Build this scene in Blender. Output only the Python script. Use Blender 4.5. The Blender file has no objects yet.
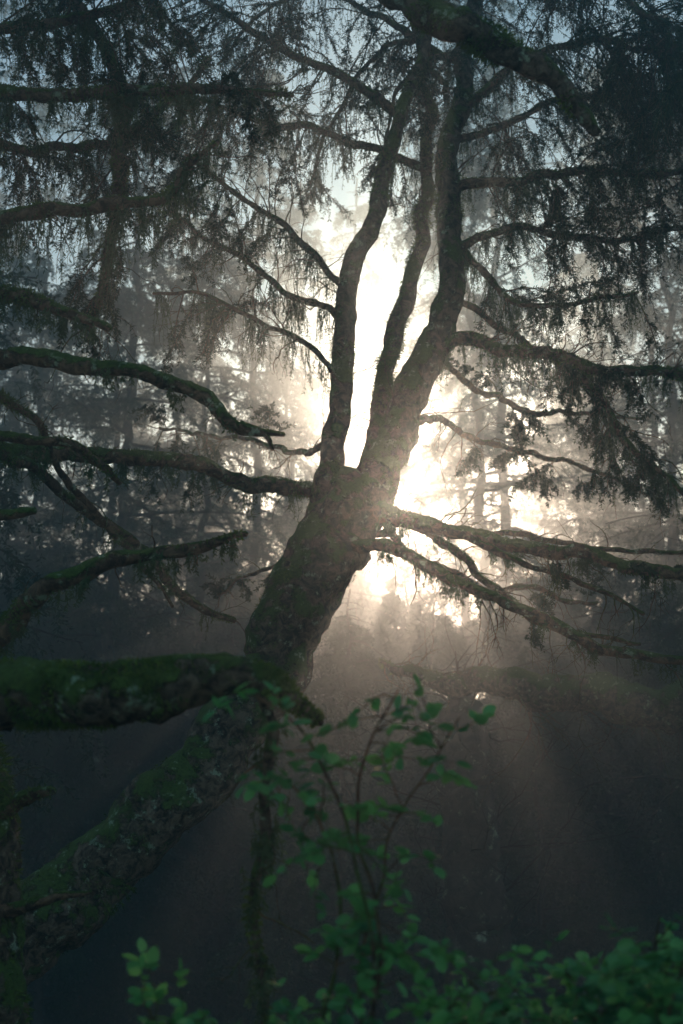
import bpy, math, numpy as np
rng=np.random.default_rng(23)
scene=bpy.context.scene
scene.view_settings.view_transform='Standard'
scene.view_settings.look='None'
scene.view_settings.exposure=0

PITCH=math.radians(16); F=1422.0; CAM=np.array([0,0,1.6])
def P(u,v,d):
    a=(u-341.5)/F; b=(512-v)/F
    w=np.array([a,math.cos(PITCH)-b*math.sin(PITCH),math.sin(PITCH)+b*math.cos(PITCH)])
    return CAM+w*(d/w[1])
SUN_EL=math.radians(16.75); SUN_AZ=math.radians(3.1)
SUNDIR=np.array([math.sin(SUN_AZ)*math.cos(SUN_EL),math.cos(SUN_AZ)*math.cos(SUN_EL),math.sin(SUN_EL)])
WS=1.0
def W(w,d): return 0.5*w*d/F/0.96*WS

# ---------- noise
def _h(i):
    n=(i[...,0]*73856093)^(i[...,1]*19349663)^(i[...,2]*83492791)
    n=(n^(n>>13))*1274126177
    return ((n^(n>>16))&0xffff)/65535.0
def vn(p):
    p=np.asarray(p,float); i=np.floor(p).astype(np.int64); f=p-i; f=f*f*(3-2*f); r=0
    for dx in (0,1):
        for dy in (0,1):
            for dz in (0,1):
                w=(f[...,0] if dx else 1-f[...,0])*(f[...,1] if dy else 1-f[...,1])*(f[...,2] if dz else 1-f[...,2])
                r=r+w*_h(i+np.array([dx,dy,dz]))
    return r*2-1
def fbm(p,o=3):
    s=0;a=1
    for k in range(o): s=s+a*vn(p*2**k+k*17.3); a*=.5
    return s
def nrm(v): return v/np.maximum(np.linalg.norm(v,axis=-1,keepdims=True),1e-9)

# ---------- mesh builder
class MB:
    def __init__(s): s.v=[];s.f=[];s.n=0
    def add(s,v,f,mat=0,smooth=True):
        v=np.asarray(v,float).reshape(-1,3); f=np.asarray(f,np.int64)
        s.v.append(v); s.f.append((f+s.n,mat,smooth)); s.n+=len(v)
    def mesh(s,name,mats):
        me=bpy.data.meshes.new(name); v=np.concatenate(s.v)
        me.vertices.add(len(v)); me.vertices.foreach_set('co',v.astype(np.float32).ravel())
        li=np.concatenate([f.ravel() for f,_,_ in s.f]); ln=np.concatenate([np.full(len(f),f.shape[1]) for f,_,_ in s.f])
        mi=np.concatenate([np.full(len(f),m) for f,m,_ in s.f]); sm=np.concatenate([np.full(len(f),x) for f,_,x in s.f])
        me.loops.add(len(li)); me.loops.foreach_set('vertex_index',li.astype(np.int32))
        me.polygons.add(len(ln)); st=np.concatenate([[0],np.cumsum(ln)[:-1]])
        me.polygons.foreach_set('loop_start',st.astype(np.int32))
        for m in mats: me.materials.append(m)
        me.polygons.foreach_set('material_index',mi.astype(np.int32))
        me.polygons.foreach_set('use_smooth',sm.astype(bool))
        me.update(calc_edges=True)
        return me
    def obj(s,name,mats,parent=None):
        o=bpy.data.objects.new(name,s.mesh(name,mats)); scene.collection.objects.link(o)
        if parent: o.parent=parent
        return o
def empty(name,loc=(0,0,0)):
    e=bpy.data.objects.new(name,None); scene.collection.objects.link(e); return e

def spline(pts,step):
    pts=np.asarray(pts,float)
    p=np.vstack([2*pts[0]-pts[1],pts,2*pts[-1]-pts[-2]]); out=[]
    for i in range(1,len(p)-2):
        n=max(2,int(np.linalg.norm(p[i+1,:3]-p[i,:3])/step)); t=np.linspace(0,1,n,endpoint=False)[:,None]
        a,b,c,d=p[i-1],p[i],p[i+1],p[i+2]
        out.append(.5*((2*b)+(c-a)*t+(2*a-5*b+4*c-d)*t**2+(3*b-a-3*c+d)*t**3))
    out.append(p[-2][None]); return np.vstack(out)
def tube(mb,ctrl,step=.03,sides=14,mat=0,amp=.14,crook=.02,freq=9,close=True,fine=.6):
    """ctrl rows: x y z r"""
    c=spline(ctrl,step); r=np.maximum(c[:,3],.002); q=c[:,:3].copy()
    cr=np.stack([fbm(q*2.3+k*31.7,3) for k in range(3)],1)*crook
    w=np.clip(np.arange(len(q))/6.0,0,1)[:,None]
    q+=cr*w
    t=nrm(np.gradient(q,axis=0)); a=nrm(np.cross(t[0],[.3,.2,1.0])); A=[a]
    for k in range(1,len(q)):
        a=a-t[k]*np.dot(a,t[k]); a=a/np.linalg.norm(a); A.append(a)
    A=np.array(A); B=np.cross(t,A); th=np.linspace(0,2*np.pi,sides,endpoint=False)
    off=A[:,None]*np.cos(th)[None,:,None]+B[:,None]*np.sin(th)[None,:,None]
    base=q[:,None]+off*r[:,None,None]
    dsp=1+amp*fbm(base*freq,3)+amp*fine*fbm(base*np.array([freq*3]*3),2)
    v=q[:,None]+off*(r[:,None]*dsp)[...,None]
    n=len(q); i=np.arange(n-1)[:,None]*sides; j=np.arange(sides)[None]; j2=(j+1)%sides
    f=np.stack([i+j,i+j2,i+sides+j2,i+sides+j],-1).reshape(-1,4)
    mb.add(v,f,mat)
    if close:
        e=np.vstack([v[-1],q[-1]+t[-1]*r[-1]*.7]); k=np.arange(sides)
        mb.add(e,np.stack([k,(k+1)%sides,np.full(sides,sides)],1),mat)
    return q,r,t
def pick(path,m,lo=0,hi=1):
    q,r,t=path; k=(rng.uniform(lo,hi,m)*(len(q)-1)).astype(int)
    return q[k],r[k],t[k]
def grow(start,dirs,lens,S=6,droop=.3,wander=.25):
    N=len(start); p=start.copy(); d=nrm(dirs); out=[p.copy()]
    droop=np.broadcast_to(np.asarray(droop,float),(N,))
    for s in range(S):
        d=d+rng.normal(0,wander,(N,3)); d[:,2]-=droop*(2.0/S); d=nrm(d)
        p=p+d*(np.asarray(lens)[:,None]/S); out.append(p.copy())
    return np.stack(out,1)
def thin(mb,PL,r0,mat=0,sides=4,tip=.25):
    N,S,_=PL.shape; t=nrm(np.gradient(PL,axis=1)); ref=np.array([.37,.61,.70])
    a=nrm(np.cross(t,ref)); b=np.cross(t,a); rr=np.asarray(r0)[:,None]*np.linspace(1,tip,S)[None]
    th=np.linspace(0,2*np.pi,sides,endpoint=False)
    v=PL[:,:,None]+(a[:,:,None]*np.cos(th)[:,None]+b[:,:,None]*np.sin(th)[:,None])*rr[:,:,None,None]
    n=np.arange(N)[:,None,None]*S*sides; i=np.arange(S-1)[None,:,None]*sides; j=np.arange(sides)[None,None]; j2=(j+1)%sides
    f=np.stack([n+i+j,n+i+j2,n+i+sides+j2,n+i+sides+j],-1).reshape(-1,4)
    mb.add(v,f,mat)
def onpl(PL,m,lo=0,hi=1):
    N,S,_=PL.shape; t=rng.uniform(lo,hi,(N,m))*(S-1)*.9999; k=t.astype(int); fr=(t-k)[...,None]; n=np.arange(N)[:,None]
    a=PL[n,k]; b=PL[n,k+1]; return (a+(b-a)*fr).reshape(-1,3),nrm(b-a).reshape(-1,3),(t/(S-1)).reshape(-1)
def blades(mb,base,dirs,L,Wd,mat=0):
    N=len(base); d=nrm(dirs); s=nrm(np.cross(d,rng.normal(size=(N,3))))
    L=np.broadcast_to(L,(N,))[:,None]; Wd=np.broadcast_to(Wd,(N,))[:,None]
    tip=base+d*L; mid=base+d*L*.5
    v=np.stack([base,mid+s*Wd*.5,tip,mid-s*Wd*.5],1)
    mb.add(v,np.arange(N*4).reshape(-1,4),mat,False)
def needles(mb,PL,per,L,Wd,mat=0,fwd=.7,lo=0.05):
    b,t,_=onpl(PL,per,lo,1); N=len(b)
    p=rng.normal(size=(N,3)); p[:,2]*=.5; p=nrm(p-t*np.sum(p*t,1,keepdims=True))
    blades(mb,b,t*fwd+p,L*rng.uniform(.6,1.25,N),Wd,mat)

# ---------- materials
def mat_new(name):
    m=bpy.data.materials.new(name); m.use_nodes=True; nt=m.node_tree; nt.nodes.clear()
    return m,nt,nt.nodes,nt.links
def ramp(N,stops):
    r=N.new('ShaderNodeValToRGB'); e=r.color_ramp.elements
    while len(e)<len(stops): e.new(.5)
    for k,(p,c) in enumerate(stops): e[k].position=p; e[k].color=(*c,1)
    return r
def bark_mat(name,c1,c2,moss,mossamt,scale=1.0):
    m,nt,N,L=mat_new(name)
    tc=N.new('ShaderNodeTexCoord'); geo=N.new('ShaderNodeNewGeometry')
    n1=N.new('ShaderNodeTexNoise'); n1.inputs['Scale'].default_value=17*scale; n1.inputs['Detail'].default_value=9; n1.inputs['Roughness'].default_value=.72; n1.inputs['Distortion'].default_value=.6
    L.new(tc.outputs['Object'],n1.inputs['Vector'])
    r1=ramp(N,[(.42,c1),(.60,c2)]); L.new(n1.outputs['Fac'],r1.inputs['Fac'])
    n2=N.new('ShaderNodeTexNoise'); n2.inputs['Scale'].default_value=5*scale; n2.inputs['Detail'].default_value=6; n2.inputs['Roughness'].default_value=.65
    L.new(tc.outputs['Object'],n2.inputs['Vector'])
    sx=N.new('ShaderNodeSeparateXYZ'); L.new(geo.outputs['Normal'],sx.inputs[0])
    ma=N.new('ShaderNodeMath'); ma.operation='MULTIPLY_ADD'; ma.inputs[1].default_value=.16; L.new(sx.outputs['Z'],ma.inputs[0]); L.new(n2.outputs['Fac'],ma.inputs[2])
    r2=ramp(N,[(.60-mossamt,(0,0,0)),(.66-mossamt,(1,1,1))]); L.new(ma.outputs[0],r2.inputs['Fac'])
    mc=ramp(N,[(.3,tuple(x*.5 for x in moss)),(.7,moss)]); n4=N.new('ShaderNodeTexNoise'); n4.inputs['Scale'].default_value=60*scale; L.new(tc.outputs['Object'],n4.inputs['Vector']); L.new(n4.outputs['Fac'],mc.inputs['Fac'])
    mx=N.new('ShaderNodeMixRGB'); L.new(r2.outputs['Color'],mx.inputs[0]); L.new(r1.outputs['Color'],mx.inputs[1]); L.new(mc.outputs['Color'],mx.inputs[2])
    n3=N.new('ShaderNodeTexNoise'); n3.inputs['Scale'].default_value=15*scale; n3.inputs['Detail'].default_value=7; n3.inputs['Roughness'].default_value=.7
    mp=N.new('ShaderNodeMapping'); mp.inputs['Location'].default_value=(7,3,5); L.new(tc.outputs['Object'],mp.inputs[0]); L.new(mp.outputs[0],n3.inputs['Vector'])
    r3=ramp(N,[(.58,(0,0,0)),(.65,(1,1,1))]); L.new(n3.outputs['Fac'],r3.inputs['Fac'])
    m2=N.new('ShaderNodeMixRGB'); m2.inputs[2].default_value=(.34,.40,.28,1); L.new(r3.outputs['Color'],m2.inputs[0]); L.new(mx.outputs[0],m2.inputs[1])
    bs=N.new('ShaderNodeBsdfPrincipled'); bs.inputs['Roughness'].default_value=.85; bs.inputs['Specular IOR Level'].default_value=.2
    L.new(m2.outputs[0],bs.inputs['Base Color'])
    ad=N.new('ShaderNodeMath'); ad.operation='ADD'; L.new(n1.outputs['Fac'],ad.inputs[0]); L.new(r2.outputs['Color'],ad.inputs[1])
    bp=N.new('ShaderNodeBump'); bp.inputs['Strength'].default_value=1; bp.inputs['Distance'].default_value=.03; L.new(ad.outputs[0],bp.inputs['Height']); L.new(bp.outputs[0],bs.inputs['Normal'])
    o=N.new('ShaderNodeOutputMaterial'); L.new(bs.outputs[0],o.inputs[0]); return m
def leaf_mat(name,c1,c2,trans=.4,scale=3,gloss=0):
    m,nt,N,L=mat_new(name)
    tc=N.new('ShaderNodeTexCoord'); n=N.new('ShaderNodeTexNoise'); n.inputs['Scale'].default_value=scale; n.inputs['Detail'].default_value=2
    L.new(tc.outputs['Object'],n.inputs['Vector']); r=ramp(N,[(.35,c1),(.65,c2)]); L.new(n.outputs['Fac'],r.inputs['Fac'])
    d=N.new('ShaderNodeBsdfDiffuse'); t=N.new('ShaderNodeBsdfTranslucent'); L.new(r.outputs[0],d.inputs[0]); L.new(r.outputs[0],t.inputs[0])
    x=N.new('ShaderNodeMixShader'); x.inputs[0].default_value=trans; L.new(d.outputs[0],x.inputs[1]); L.new(t.outputs[0],x.inputs[2])
    o=N.new('ShaderNodeOutputMaterial')
    if gloss:
        g=N.new('ShaderNodeBsdfGlossy'); g.inputs['Roughness'].default_value=.4; g.inputs['Color'].default_value=(.6,.6,.6,1)
        y=N.new('ShaderNodeMixShader'); y.inputs[0].default_value=gloss; L.new(x.outputs[0],y.inputs[1]); L.new(g.outputs[0],y.inputs[2]); x=y
    L.new(x.outputs[0],o.inputs[0]); return m
BARK=bark_mat('mossy_bark',(.026,.017,.012),(.24,.165,.115),(.10,.155,.03),.10)
BARK2=bark_mat('branch_bark',(.05,.028,.02),(.28,.16,.10),(.10,.155,.03),.09)
BARKF=bark_mat('conifer_bark',(.03,.025,.02),(.10,.075,.06),(.04,.06,.03),.02,.4)
MOSS=leaf_mat('moss',(.06,.11,.022),(.17,.24,.05),.35,14)
LICH=leaf_mat('beard_lichen',(.06,.10,.045),(.13,.19,.09),.4,9)
NEED=leaf_mat('conifer_needles',(.018,.045,.026),(.045,.085,.04),.2,2)
LEAF=leaf_mat('shrub_leaf',(.05,.22,.08),(.18,.48,.13),.5,6,.05)

def furnish(mb,path,dens,rmul=1.0,Lm=.025,th=0.0):
    q,r,t=path; ln=np.sum(np.linalg.norm(np.diff(q,axis=0),axis=1)); n=int(ln*dens)
    b,rr,tt=pick(path,n); p=rng.normal(size=(n,3)); p=nrm(p-tt*np.sum(p*tt,1,keepdims=True))
    cl=fbm(b*7+p*rr[:,None]*7,2)*.8+fbm(b*2.5,1)*.6; k=(cl+p[:,2]*.25)>th; b,rr,tt,p,cl=b[k],rr[k],tt[k],p[k],cl[k]; n=len(b)
    d=p+rng.normal(0,.5,(n,3)); d[:,2]-=.35
    blades(mb,b+p*rr[:,None]*.93,d,Lm*rng.uniform(.3,1.2,n)*(.4+1.6*np.clip(cl,0,1.2)),.006,0)
def beard(mb,path,n,L=.2,mat=1,lo=0,hi=1,per=18):
    if n<1: return
    b,rr,tt=pick(path,n,lo,hi); k=rng.integers(3,9,n); b=np.repeat(b,k,0)+rng.normal(0,.02,(k.sum(),3)); rr=np.repeat(rr,k)
    b[:,2]-=rr*.7; N=len(b); ll=L*rng.uniform(.25,1.4,N)
    PL=grow(b,np.tile([0,0,-1.],(N,1))+rng.normal(0,.25,(N,3)),ll,6,1.2,.16)
    thin(mb,PL,np.full(N,.0028),mat,3,.3); needles(mb,PL,per,.024,.006,mat,.9)
def twiggy(mb,path,n,L,r,lo=.05,hi=1,droop=.25,sub=3,mat=0,side=.9,wander=.22):
    b,rr,tt=pick(path,n,lo,hi); p=rng.normal(size=(n,3)); p=nrm(p-tt*np.sum(p*tt,1,keepdims=True))
    PL=grow(b,tt*.6+p*side,L*rng.uniform(.3,1.2,n),8,droop,wander); thin(mb,PL,r*rng.uniform(.6,1.3,n),mat,5,.3)
    if sub:
        b2,t2,_=onpl(PL,sub,.15,.95); m=len(b2); p=nrm(rng.normal(size=(m,3)))
        PL2=grow(b2,t2*.8+p*.8,L*.4*rng.uniform(.3,1.2,m),6,droop,wander); thin(mb,PL2,np.full(m,r*.45),mat,4,.4)
def C(rows): return [np.append(P(u,v,d),W(w,d)) for u,v,d,w in rows]

# ================= leaning tree
tree=empty('mossy_leaning_tree')
wood=MB(); fuzz=MB(); fol=MB()
WS=.82
trunk=tube(wood,C([(-330,1260,8.3,150),(-210,1140,8.4,110),(-60,1010,8.6,98),(40,920,8.7,92),(120,845,8.8,84),(200,765,8.9,78),(262,690,9,76),(300,610,9,84),(332,548,9,86),(348,508,9,76),(358,482,9.02,42)]),.02,60,0,.16,.06,5,True,.25)
WS=.82
stemC=tube(wood,C([(338,560,9,64),(372,505,9,52),(398,430,9.05,46),(428,360,9.1,42),(448,300,9.1,36),(448,200,9.15,30),(458,100,9.2,26),(478,-40,9.2,22),(480,-300,9.3,16)]),.022,32,0,.15,.045,7,True,.4)
stemA=tube(wood,C([(322,560,8.98,48),(328,492,8.96,34),(335,420,8.95,29),(341,330,8.93,27),(352,270,8.9,26),(375,215,8.9,23),(400,130,8.9,18),(425,40,8.9,15),(450,-120,8.9,12)]),.022,28,0,.15,.04,8,True,.4)
stemB=tube(wood,C([(352,560,9.12,46),(358,495,9.15,25),(377,420,9.2,23),(398,330,9.2,22),(424,230,9.25,19),(430,150,9.3,16),(418,50,9.3,14),(400,-100,9.3,10)]),.022,28,0,.15,.05,8,True,.4)
WS=.9
for p,d in ((trunk,8000),(stemC,4200),(stemA,3400),(stemB,2600)): furnish(fuzz,p,d,1,.03,.2)
beard(fuzz,trunk,18,.1,1,.3,.9); beard(fuzz,stemC,22,.14); beard(fuzz,stemA,16,.14)
def B(rows,amp=.2,crook=.05,sides=12): return tube(wood,C(rows),.022,sides,1,amp,crook,14)
L1=B([(345,500,9,20),(300,492,8.95,17),(200,471,8.7,17),(120,458,8.5,18),(50,452,8.3,20),(-60,458,8.1,22)])
R1=B([(365,505,8.95,26),(400,518,8.9,19),(440,528,8.8,16),(520,548,8.6,16),(600,562,8.4,16),(720,580,8.2,15)])
R2=B([(345,550,8.9,16),(375,546,8.8,15),(405,553,8.75,14),(450,580,8.6,13),(520,615,8.5,12),(590,650,8.4,12),(720,668,8.2,10)])
R3=B([(395,518,8.9,10),(450,545,9,9),(500,590,9.1,8),(560,625,9.2,7),(640,640,9.3,4)])
R3b=B([(440,528,8.8,8),(510,560,8.6,7),(580,585,8.5,6),(650,618,8.3,4)])
R3c=B([(385,515,9.1,8),(460,535,9.5,7),(560,540,10,6),(700,560,10.4,5)])
R4=B([(430,362,9.1,18),(462,345,9.1,16),(490,342,9,15),(550,352,8.8,14),(610,368,8.6,12),(720,380,8.4,10)])
R5=B([(560,355,8.78,8),(600,400,8.7,8),(640,450,8.6,7),(720,550,8.5,6)])
R6=B([(448,250,9.1,11),(520,232,9.1,9),(600,240,9,8),(720,222,9,6)])
R7=B([(445,190,9.15,13),(520,180,9,11),(600,170,8.7,9),(720,176,8.4,8)])
R8=B([(455,300,9.1,9),(500,325,9.2,7),(560,370,9.4,6),(610,430,9.5,5),(625,470,9.5,3)])
A1=B([(350,300,8.9,9),(300,235,8.8,8),(240,190,8.7,6),(190,155,8.7,4)])
A2=B([(342,322,8.9,8),(290,292,8.9,7),(230,250,9,6),(170,205,9,4)])
A2b=B([(338,380,8.9,7),(280,330,8.8,6),(220,300,8.7,5),(150,290,8.6,3)])
A3=B([(432,170,9.25,11),(340,140,9.2,9),(260,118,9,7),(170,88,8.8,4)])
A4=B([(405,120,8.9,12),(330,70,8.7,10),(250,35,8.5,8),(150,-30,8.3,5)])
A5=B([(455,110,9.2,12),(520,60,9,10),(590,40,8.7,8),(700,60,8.3,5)])
A6=B([(445,230,9.2,9),(500,290,9,8),(560,300,8.8,6),(640,285,8.5,4)])
A7=B([(470,-20,9.2,12),(560,-30,8.8,10),(640,20,8.3,7),(720,90,8,4)])
A8=B([(455,60,9.2,10),(380,20,9.6,8),(300,-10,10,6),(220,60,10.3,3)])
A9=B([(445,150,9.2,10),(530,110,9.8,8),(620,100,10.3,7),(720,120,10.6,4)])
A10=B([(415,40,9.3,8),(370,60,9.8,6),(330,120,10.2,5),(310,180,10.4,3)])
A11=B([(445,90,9.2,8),(420,60,9.9,6),(395,100,10.3,5),(385,160,10.5,3)])
# added limbs behind the fork, placed to break the sunlight into beams
K1=B([(405,420,9.15,10),(440,425,10.0,8),(490,440,11,7),(580,470,12,5),(660,500,12.6,3)])
K2=B([(360,525,9.2,10),(420,560,10.2,8),(500,590,11.2,7),(600,600,12.2,4)])
K3=B([(432,350,9.25,9),(470,385,10.2,7),(540,410,11.2,6),(640,420,12,3)])
K4=B([(335,440,9.1,8),(300,450,10,7),(240,440,11,5),(160,430,12,3)])
K6=B([(350,515,9.25,8),(330,540,10.2,6),(290,560,11.0,5),(220,590,12,3)])
OH=tube(wood,C([(482,-260,9.25,24),(400,-330,8,30),(300,-170,6.4,34),(345,-70,5.2,42),(420,8,5,42),(490,42,5,36),(550,88,5,26),(592,124,5,13)]),.02,18,0,.25,.05,10)
for p in (L1,R1,R4,R7): furnish(fuzz,p,2200,1,.024)
for p in (R2,R3,R5,R6,A1,A2,A3,A4,A5,A6,A7,A8,A9): furnish(fuzz,p,1100,1,.02)
furnish(fuzz,OH,7000,1,.03)
beard(fuzz,L1,30,.13); beard(fuzz,R1,30,.1); beard(fuzz,R2,26,.09); beard(fuzz,R4,36,.18); beard(fuzz,R5,26,.2,1,.3); beard(fuzz,R6,30,.24); beard(fuzz,R7,36,.24); beard(fuzz,R8,20,.2,1,.4)
for p in (A1,A2,A2b,A3,A4,A5,A6,A7,A8,A9,A10): beard(fuzz,p,28,.28)
for p,n,l in ((L1,18,.3),(R1,30,.4),(R2,28,.4),(R3,14,.35),(R3b,10,.3),(R3c,14,.4),(R4,34,.5),(R5,18,.45),(R8,14,.4),(R6,22,.5),(R7,24,.5),(A1,22,.5),(A2,22,.5),(A2b,20,.5),(A3,26,.5),(A4,26,.5),(stemC,22,.6),(stemB,16,.5),(stemA,20,.5),(trunk,10,.3),(K1,16,.5),(K2,16,.5),(K4,14,.5),(K6,12,.4)):
    twiggy(wood,p,n,l,.005,.1,1,.3,4,1)
def sprays(p,n,L,lo=.2,hi=1,droop=.5,sub=12,per=44,nl=.028,side=1.0,nw=.0065):
    b,rr,tt=pick(p,n,lo,hi); q=rng.normal(size=(n,3)); q=nrm(q-tt*np.sum(q*tt,1,keepdims=True)); q[:,2]-=.25
    PL=grow(b,tt*.5+q*side,L*rng.uniform(.4,1.2,n),9,droop,.14); thin(wood,PL,np.full(n,.006),1,4,.3)
    b2,t2,_=onpl(PL,sub,.15,1); m=len(b2); s=nrm(rng.normal(size=(m,3))*[1,1,.4])
    P2=grow(b2,t2*.9+s*.8,L*.38*rng.uniform(.3,1.2,m),5,.5,.12); thin(wood,P2,np.full(m,.0025),1,3,.4)
    needles(fol,P2,per,nl,nw,0); needles(fol,PL,per,nl,nw,0,lo=.3)
for p,n,l,lo in ((R4,12,.45,.4),(R6,24,.7,.25),(R7,38,.8,.15),(A5,60,.95,.1),(A6,14,.6,.3),(A7,66,.95,.1),(A9,46,.95,.1),(A3,22,.7,.3),(A4,30,.8,.3),(A8,26,.9,.2),(A1,11,.55,.4),(A2,11,.5,.4),(A2b,7,.45,.5),(A10,12,.5,.1),(A11,10,.5,.1)):
    sprays(p,n,l,lo)
for p,n,l in ((K1,6,.45),(K2,4,.4),(K3,6,.45),(K4,7,.5),(K6,6,.4)): sprays(p,n,l,.4,nl=.034,nw=.012,sub=16)
sprays(stemC,40,.9,.5,.85); sprays(stemB,18,.7,.55,.95); sprays(stemA,13,.6,.55,.95); sprays(R5,9,.4,.3); sprays(R1,6,.3,.5); sprays(R8,8,.4,.5)
wood.obj('trunk_and_branches',[BARK,BARK2],tree); fuzz.obj('moss_and_lichen',[MOSS,LICH],tree); fol.obj('needle_foliage',[NEED],tree)

# ================= mossy tree at the side
rng=np.random.default_rng(5)
t2=empty('mossy_old_tree'); wood=MB(); fuzz=MB(); fol=MB()
T=tube(wood,C([(-24,1420,6,120),(-22,1250,6,90),(-14,1060,6,80),(-10,930,6,74),(-18,800,6,68),(-50,640,6.1,60),(-75,400,6.2,54),(-80,100,6.3,48),(-60,-250,6.4,36)]),.025,30,0,.16,.05,9)
furnish(fuzz,T,5000,1,.03); beard(fuzz,T,40,.12,1,.2,.8)
b1=B([(-70,350,6.2,28),(-20,355,6.1,24),(40,362,6,22),(120,366,5.9,19),(190,385,5.9,17),(240,425,5.9,13),(280,434,5.9,5)])
b1b=B([(240,424,5.9,9),(262,432,5.9,7),(272,450,5.9,4)])
b2=B([(-60,660,6.1,34),(0,632,6,28),(60,592,5.9,22),(140,562,5.9,17),(200,548,5.9,13),(250,541,5.9,7)])
b3=tube(wood,C([(-60,650,6.1,50),(-150,700,5,60),(-80,705,4.4,70),(60,699,4,68),(150,692,4,60),(220,684,4,42),(265,686,4,28),(325,728,4,8)]),.015,24,0,.2,.04,12)
b4=B([(-75,300,6.2,20),(20,293,6.2,17),(60,308,6.2,15),(108,326,6.2,9)])
b5=B([(-75,245,6.3,22),(30,218,6.2,19),(90,205,6.2,17),(150,192,6.2,14),(190,165,6.2,10),(228,146,6.2,5)])
b6=B([(-75,95,6.3,22),(60,98,6.2,17),(150,94,6.2,14),(230,92,6.2,10),(290,99,6.2,5)])
b7=B([(-60,520,6.1,18),(0,522,6,14),(46,520,6,8)])
b8=B([(-78,20,6.3,20),(20,-30,6.5,18),(90,20,6.8,17),(118,90,7,17),(126,180,7,15),(112,260,7.1,12),(92,330,7.2,7)])
b9=B([(-70,440,6.2,18),(40,440,6.4,12),(90,462,6.5,10),(118,486,6.6,6)])
b10=B([(-70,430,6.2,18),(40,470,8,12),(120,540,9,12),(180,590,9.5,10),(235,622,9.8,6)])
b11=B([(-14,815,6,20),(30,800,5.8,14),(56,792,5.8,7)]); b12=B([(-14,905,6,18),(40,890,5.8,12),(92,884,5.8,4)])
b13=B([(-75,40,6.3,18),(40,20,6.2,14),(120,5,6.2,11),(180,-30,6.2,6)])
b14=tube(wood,C([(262,690,4.05,14),(268,750,4.1,12),(258,830,4.2,12),(252,900,4.2,11),(262,1000,4.2,10),(280,1080,4.2,9)]),.02,10,0,.3,.05,12)
b15=B([(-78,140,6.3,16),(40,150,7,11),(120,130,7.5,10),(210,60,8,6)])
b16=B([(-78,360,6.3,16),(20,405,7.4,9),(60,470,8,8),(130,545,8.6,7),(170,600,9,4)])
for p,d,l in ((b1,900,.014),(b2,3600,.018),(b3,12000,.022),(b4,3400,.024),(b5,3600,.024),(b6,3200,.022),(b7,2400,.02),(b8,3600,.026),(b9,1500,.02),(b10,1500,.02),(b11,1200,.02),(b13,2000,.02),(b14,4000,.016),(b15,2000,.02),(b16,1200,.02)): furnish(fuzz,p,d,1,l)
for p,n,l in ((b1,10,.05),(b2,24,.07),(b4,16,.1),(b5,50,.26),(b6,40,.18),(b8,60,.28),(b9,10,.1),(b10,20,.12),(b13,34,.24),(b15,40,.26),(b14,20,.06)): beard(fuzz,p,n,l)
for p,n,l in ((b1,6,.12),(b2,12,.18),(b4,8,.15),(b5,18,.35),(b6,18,.3),(b8,26,.5),(b9,8,.2),(b10,16,.3),(b13,14,.4),(b15,22,.5),(b14,14,.2),(b16,10,.3),(T,20,.4)): twiggy(wood,p,n,l,.004,.15,1,.3,3,1)
for p,n,l in ((b8,18,.5),(b13,24,.6),(b15,20,.6),(b6,7,.35)): sprays(p,n,l,.2)
wood.obj('trunk_and_branches',[BARK,BARK2],t2); fuzz.obj('moss_and_lichen',[MOSS,LICH],t2); fol.obj('needle_foliage',[NEED],t2)

# ================= background conifers
rng=np.random.default_rng(41)
def conifer_mesh(name,H,r,h0,nb,Lmax,sub,per,nl,nw,dead=20):
    mb=MB(); z=np.linspace(0,H,7); ct=[(rng.normal(0,.08),rng.normal(0,.08),zz,r*(1-.85*zz/H)) for zz in z]
    path=tube(mb,ct,.35,10,0,.12,.1,2); q=path[0]
    h=rng.uniform(0,1,nb)**.9; zz=h0+(H*.98-h0)*h; L=Lmax*(1-h)**.65*rng.uniform(.45,1.1,nb)+.3
    az=rng.uniform(0,2*np.pi,nb); b=np.stack([np.interp(zz,q[:,2],q[:,0]),np.interp(zz,q[:,2],q[:,1]),zz],1)
    PL=grow(b,np.stack([np.cos(az),np.sin(az),rng.uniform(-.1,.3,nb)],1),L,8,.28,.09); thin(mb,PL,.012+L*.008,0,4,.3)
    b2,t2_,_=onpl(PL,sub,.12,1); m=len(b2); s=nrm(np.cross(t2_,[0,0,1.]))*rng.choice([-1,1],(m,1)); LL=np.repeat(L,sub)
    k=fbm(b2*.9+H,2)>-.4; b2,t2_,s,LL=b2[k],t2_[k],s[k],LL[k]; m=len(b2)
    P2=grow(b2,t2_*.8+s*.8+rng.normal(0,.2,(m,3)),LL*.3*rng.uniform(.3,1.2,m)+.1,5,.55,.14); thin(mb,P2,np.full(m,.005),0,3,.4)
    needles(mb,P2,per,nl,nw,1)
    b3,t3,_=onpl(P2,1,.3,1); n=len(b3); P3=grow(b3,np.tile([0,0,-1.],(n,1))+t3*.5,.12+.3*rng.random(n),4,.6,.15); needles(mb,P3,per//2,nl,nw,1)
    if dead:
        zz=rng.uniform(1,h0+1.5,dead); az=rng.uniform(0,2*np.pi,dead); b=np.stack([np.interp(zz,q[:,2],q[:,0]),np.interp(zz,q[:,2],q[:,1]),zz],1)
        PL=grow(b,np.stack([np.cos(az),np.sin(az),rng.uniform(-.2,.5,dead)],1),rng.uniform(.6,2.6,dead),8,.1,.15); thin(mb,PL,np.full(dead,.018),0,5,.2)
        b2,t2_,_=onpl(PL,5,.2,1); P2=grow(b2,t2_+rng.normal(0,.6,(len(b2),3)),rng.uniform(.2,.9,len(b2)),6,.3,.2); thin(mb,P2,np.full(len(b2),.006),0,3,.3)
    return mb.mesh(name,[BARKF,NEED])
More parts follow.
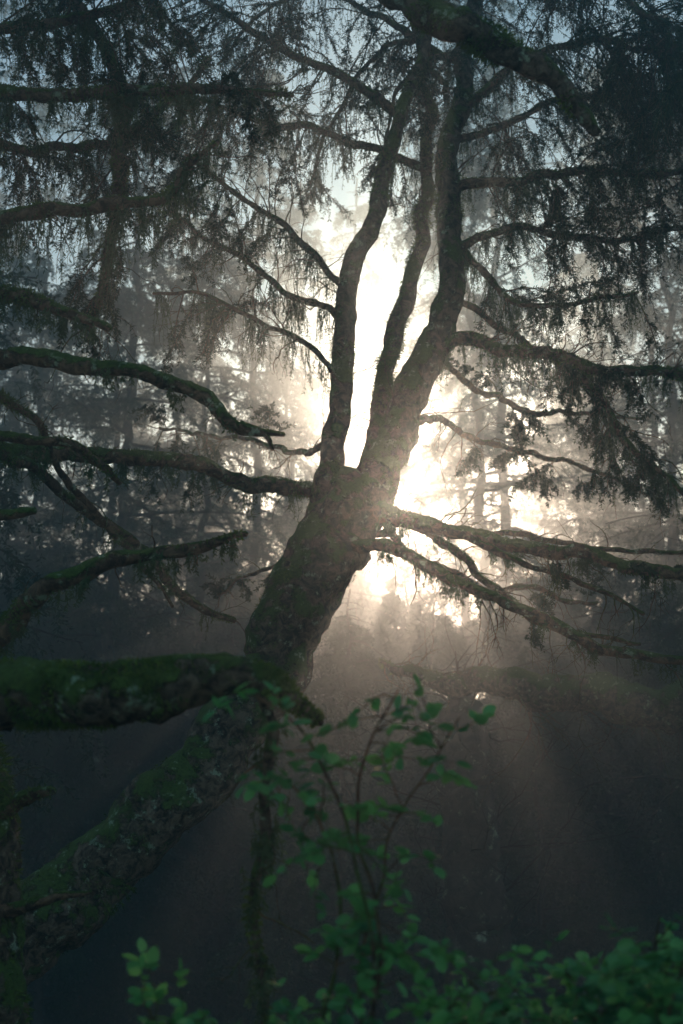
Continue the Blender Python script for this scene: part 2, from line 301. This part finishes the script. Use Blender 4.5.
tall=[conifer_mesh('conifer_tall_%d'%k,[20,17,24][k],[.14,.12,.16][k],[2.8,2.4,3.2][k],[125,115,132][k],[3.4,3.0,3.8][k],17,24,.08,.027,20) for k in range(3)]
young=[conifer_mesh('conifer_young_%d'%k,[9.5,8.5][k],[.12,.1][k],.3,120,[2.6,2.4][k],16,24,.09,.036,0) for k in range(2)]
def ground_z(x,y):
    y=np.asarray(y,float); p=np.stack([np.asarray(x,float)*.06,y*.06,np.zeros_like(y)],-1)
    s=np.clip((y-45)/40,0,1); s=s*s*(3-2*s)
    return .35*fbm(p,3)*np.clip(np.hypot(x,y)/12,0,1)-1.2*np.clip((y-12)/25,0,1)+4*s
def put(me,x,y,rz,s,name,sz=None):
    o=bpy.data.objects.new(name,me); scene.collection.objects.link(o)
    o.location=(x,y,float(ground_z(x,y))-.1); o.rotation_euler=(rng.normal(0,.02),rng.normal(0,.02),rz); o.scale=(s,s,s if sz is None else sz); return o
def bx(u,d): return (u-341.5)/F*d/.96
for u,d,i,s in [(110,24,0,1.0),(-90,15,1,.9),(760,20,1,1.0),(200,27,1,1.05),(650,26,0,1.05),(180,40,2,1.2),(20,34,2,1.2)]:
    put(tall[i],bx(u,d),d,rng.uniform(0,6.28),s,'conifer_tree')
ff=empty('distant_conifer_forest')
for d,st in ((30,3.3),(36,3.2),(43,3.2),(51,3.3),(60,3.6)):
    x=-.5*d+rng.uniform(0,st)
    while x<.5*d:
        if abs(x-d*math.tan(SUN_AZ))>1.7 or d>55:
            o=put(tall[rng.integers(3)],x,d+rng.normal(0,1.5),rng.uniform(0,6.28),rng.uniform(.9,1.3),'conifer'); o.parent=ff
        x+=st*rng.uniform(.6,1.4)
for u,d,i,s in [(348,50,2,1.25)]:
    o=put(tall[i],bx(u,d),d,rng.uniform(0,6.28),s,'conifer'); o.parent=ff
rng=np.random.default_rng(77)
fc=empty('young_conifer_thicket')
for d,st,lo,hi in [(23,1.9,.6,.8),(29,1.9,.9,1.15),(34,2.0,1.05,1.3),(40,2.1,1.2,1.45)]:
    x=-22.0
    while x<22:
        s=rng.uniform(lo,hi)
        if abs(x-d*math.tan(SUN_AZ)-.5)<2.5: s=lo*1.12
        o=put(young[rng.integers(2)],x+rng.normal(0,.5),d+rng.normal(0,1),rng.uniform(0,6.28),s,'young_conifer'); o.parent=fc
        x+=st*rng.uniform(.65,1.1)
# broken snag
sn=empty('broken_snag'); wood=MB(); WS=1.0
x,y=bx(465,17),17; z0=float(ground_z(x,y))-.2
sp=tube(wood,[(x+.15,y,z0,.48),(x+.1,y,z0+1,.38),(x,y,z0+2.5,.34),(x-.05,y,z0+3.8,.3),(x-.1,y,z0+4.3,.16),(x-.12,y,z0+4.6,.03)],.08,22,0,.2,.12,4)
twiggy(wood,sp,34,1.8,.016,.15,1,.1,6,0); wood.obj('trunk',[BARKF],sn)
# fallen trunk
ft=empty('fallen_log'); wood=MB(); fuzz=MB()
fl=tube(wood,C([(380,662,15.9,4),(430,672,15.6,16),(540,690,15,32),(640,698,14.7,40),(800,712,14.2,48)]),.05,18,0,.2,.12,5)
furnish(fuzz,fl,1800,1,.07); twiggy(wood,fl,40,1.2,.012,.0,1,.1,6,1)
wood.obj('log',[BARK,BARK2],ft); fuzz.obj('moss',[MOSS],ft)

# ================= leafy shrubs
rng=np.random.default_rng(9)
lt=np.array([[0,0,0],[.28,.22,.05],[.36,.5,.06],[.24,.8,.03],[0,1,-.04],[-.24,.8,.03],[-.36,.5,.06],[-.28,.22,.05],[0,.5,-.02]])
lf=np.array([[0,1,8],[1,2,8],[2,3,8],[3,4,8],[4,5,8],[5,6,8],[6,7,8],[7,0,8]])
def leaves(mb,b,d,size,mat=0):
    N=len(b); d=nrm(d); up=nrm(np.array([0,0,1.])+rng.normal(0,.6,(N,3))); s=nrm(np.cross(d,up)); n=np.cross(s,d)
    S=np.broadcast_to(size,(N,))[:,None,None]
    v=b[:,None]+(s[:,None]*lt[None,:,0:1]+d[:,None]*lt[None,:,1:2]+n[:,None]*lt[None,:,2:3])*S
    f=(np.arange(N)[:,None,None]*9+lf[None]).reshape(-1,3); mb.add(v,f,mat)
def shrub(name,stems,nb,L,size,lo=.3,per=9):
    e=empty(name); w=MB(); l=MB()
    for s in stems:
        p=tube(w,C(s),.02,8,0,.1,.05,20)
        b,rr,tt=pick(p,nb,lo,1); q=rng.normal(size=(nb,3)); q[:,2]=q[:,2]*.4
        PL=grow(b,tt*.3+nrm(q),L*rng.uniform(.3,1.3,nb),6,.25,.2); thin(w,PL,np.full(nb,.0022),0,4,.4)
        b2,t2_,_=onpl(PL,per,.3,1); m=len(b2); dd=nrm(rng.normal(size=(m,3))*[1,1,.35])
        leaves(l,b2,dd+t2_*.5,size*rng.uniform(.5,1.2,m))
        leaves(l,PL[:,-1],PL[:,-1]-PL[:,-2],size)
    w.obj('stems',[BARK2],e); l.obj('leaves',[LEAF],e)
WS=.55
shrub('leafy_shrub',[
 [(392,1250,3.2,12),(372,1060,3.2,10),(378,940,3.2,8),(350,840,3.2,6),(372,750,3.2,5),(400,690,3.2,3)],
 [(300,1250,3.4,10),(330,1050,3.3,8),(345,930,3.3,6),(310,820,3.2,5),(235,775,3.2,3)],
 [(350,1250,3.2,10),(365,1000,3.1,8),(335,850,3.1,6),(300,730,3.1,5),(250,665,3.1,3)],
 [(450,1250,3.4,10),(380,1050,3.4,8),(395,850,3.3,5),(460,710,3.3,3)]],17,.18,.04,.42,8)
shrub('leafy_shrub',[
 [(560,1300,3.6,10),(540,1120,3.5,7),(520,1030,3.5,5),(480,980,3.5,3)],
 [(640,1300,3.4,10),(640,1100,3.4,7),(650,1000,3.4,5),(660,925,3.4,3)],
 [(700,1300,3.6,10),(700,1100,3.6,7),(690,1010,3.6,5),(640,960,3.6,3)],
 [(600,1300,3.2,10),(590,1120,3.2,7),(600,1030,3.2,5),(570,980,3.2,3)],
 [(680,1300,3.0,10),(690,1120,3.0,7),(680,1030,3.0,5),(690,950,3.0,3)],
 [(500,1300,3.0,10),(490,1120,3.0,7),(470,1050,3.0,5),(440,1000,3.0,3)]],32,.2,.04,.5,12)
shrub('leafy_shrub',[
 [(180,1300,3.2,10),(190,1120,3.2,7),(180,1050,3.2,5),(150,1020,3.2,3)],
 [(240,1300,3.2,10),(230,1120,3.2,7),(240,1050,3.2,5),(210,1010,3.2,3)],
 [(290,1300,3.0,10),(280,1120,3.0,7),(260,1060,3.0,5),(300,1010,3.0,3)]],18,.18,.04,.5,10)

# ================= ground
g=np.concatenate([-np.geomspace(900,30,16),np.linspace(-28,28,90),np.geomspace(30,900,16)])
gy=np.concatenate([-np.geomspace(900,12,12),np.linspace(-10,90,140),np.geomspace(94,900,14)])
X,Y=np.meshgrid(g,gy); Z=ground_z(X,Y); mb=MB(); nx=len(g); i=np.arange(len(gy)-1)[:,None]*nx; j=np.arange(nx-1)[None]
mb.add(np.stack([X,Y,Z],-1),np.stack([i+j,i+j+1,i+nx+j+1,i+nx+j],-1).reshape(-1,4))
m,nt,N,L=mat_new('forest_floor'); tc=N.new('ShaderNodeTexCoord'); n=N.new('ShaderNodeTexNoise'); n.inputs['Scale'].default_value=1.5; n.inputs['Detail'].default_value=8
L.new(tc.outputs['Object'],n.inputs['Vector']); r=ramp(N,[(.35,(.03,.022,.015)),(.65,(.04,.055,.02))]); L.new(n.outputs['Fac'],r.inputs['Fac'])
bs=N.new('ShaderNodeBsdfPrincipled'); bs.inputs['Roughness'].default_value=.95; L.new(r.outputs[0],bs.inputs['Base Color']); o=N.new('ShaderNodeOutputMaterial'); L.new(bs.outputs[0],o.inputs[0])
mb.obj('ground',[m])

# ================= morning mist (real scattering volume)
m,nt,N,L=mat_new('mist_volume')
def vs(d,g_,c=(1,1,1)):
    s=N.new('ShaderNodeVolumeScatter'); s.inputs['Density'].default_value=d; s.inputs['Anisotropy'].default_value=g_; s.inputs['Color'].default_value=(*c,1); return s
s1=vs(.0108,.92,(1,.96,.88)); s2=vs(.010,.2,(.30,.84,1))
a=N.new('ShaderNodeAddShader'); L.new(s1.outputs[0],a.inputs[0]); L.new(s2.outputs[0],a.inputs[1])
o=N.new('ShaderNodeOutputMaterial'); L.new(a.outputs[0],o.inputs['Volume'])
mb=MB(); x0,x1,y0,y1,z0,z1=-50,50,-12,85,-4,20
mb.add([(x0,y0,z0),(x1,y0,z0),(x1,y1,z0),(x0,y1,z0),(x0,y0,z1),(x1,y0,z1),(x1,y1,z1),(x0,y1,z1)],[(0,3,2,1),(4,5,6,7),(0,1,5,4),(1,2,6,5),(2,3,7,6),(3,0,4,7)],0,False)
mb.obj('morning_mist',[m])

# ================= light
w=bpy.data.worlds.new('World'); scene.world=w; w.use_nodes=True; nt=w.node_tree
sky=nt.nodes.new('ShaderNodeTexSky'); sky.sky_type='NISHITA'; sky.sun_disc=False; sky.sun_elevation=SUN_EL; sky.sun_rotation=SUN_AZ; sky.dust_density=.6; sky.ozone_density=1.6
tm=nt.nodes.new('ShaderNodeMixRGB'); tm.blend_type='MULTIPLY'; tm.inputs[0].default_value=1; tm.inputs[2].default_value=(.66,1,.98,1)
bg=nt.nodes['Background']; nt.links.new(sky.outputs[0],tm.inputs[1]); nt.links.new(tm.outputs[0],bg.inputs[0]); bg.inputs[1].default_value=.13
from mathutils import Vector
sl=bpy.data.lights.new('sun','SUN'); sl.energy=5; sl.angle=math.radians(.5); sl.color=(1,.80,.60)
so=bpy.data.objects.new('sun',sl); scene.collection.objects.link(so); so.rotation_euler=Vector(-SUNDIR).to_track_quat('-Z','Y').to_euler()

cd=bpy.data.cameras.new('camera'); co=bpy.data.objects.new('camera',cd); scene.collection.objects.link(co)
co.location=CAM; co.rotation_euler=(math.radians(90)+PITCH,0,0); cd.sensor_fit='VERTICAL'; cd.sensor_height=36; cd.lens=50; cd.clip_end=3000; cd.clip_start=.05
cd.dof.use_dof=True; cd.dof.focus_distance=8.6; cd.dof.aperture_fstop=3.2
scene.camera=co
print('faces',sum(len(o.data.polygons) for o in scene.objects if o.type=='MESH'))
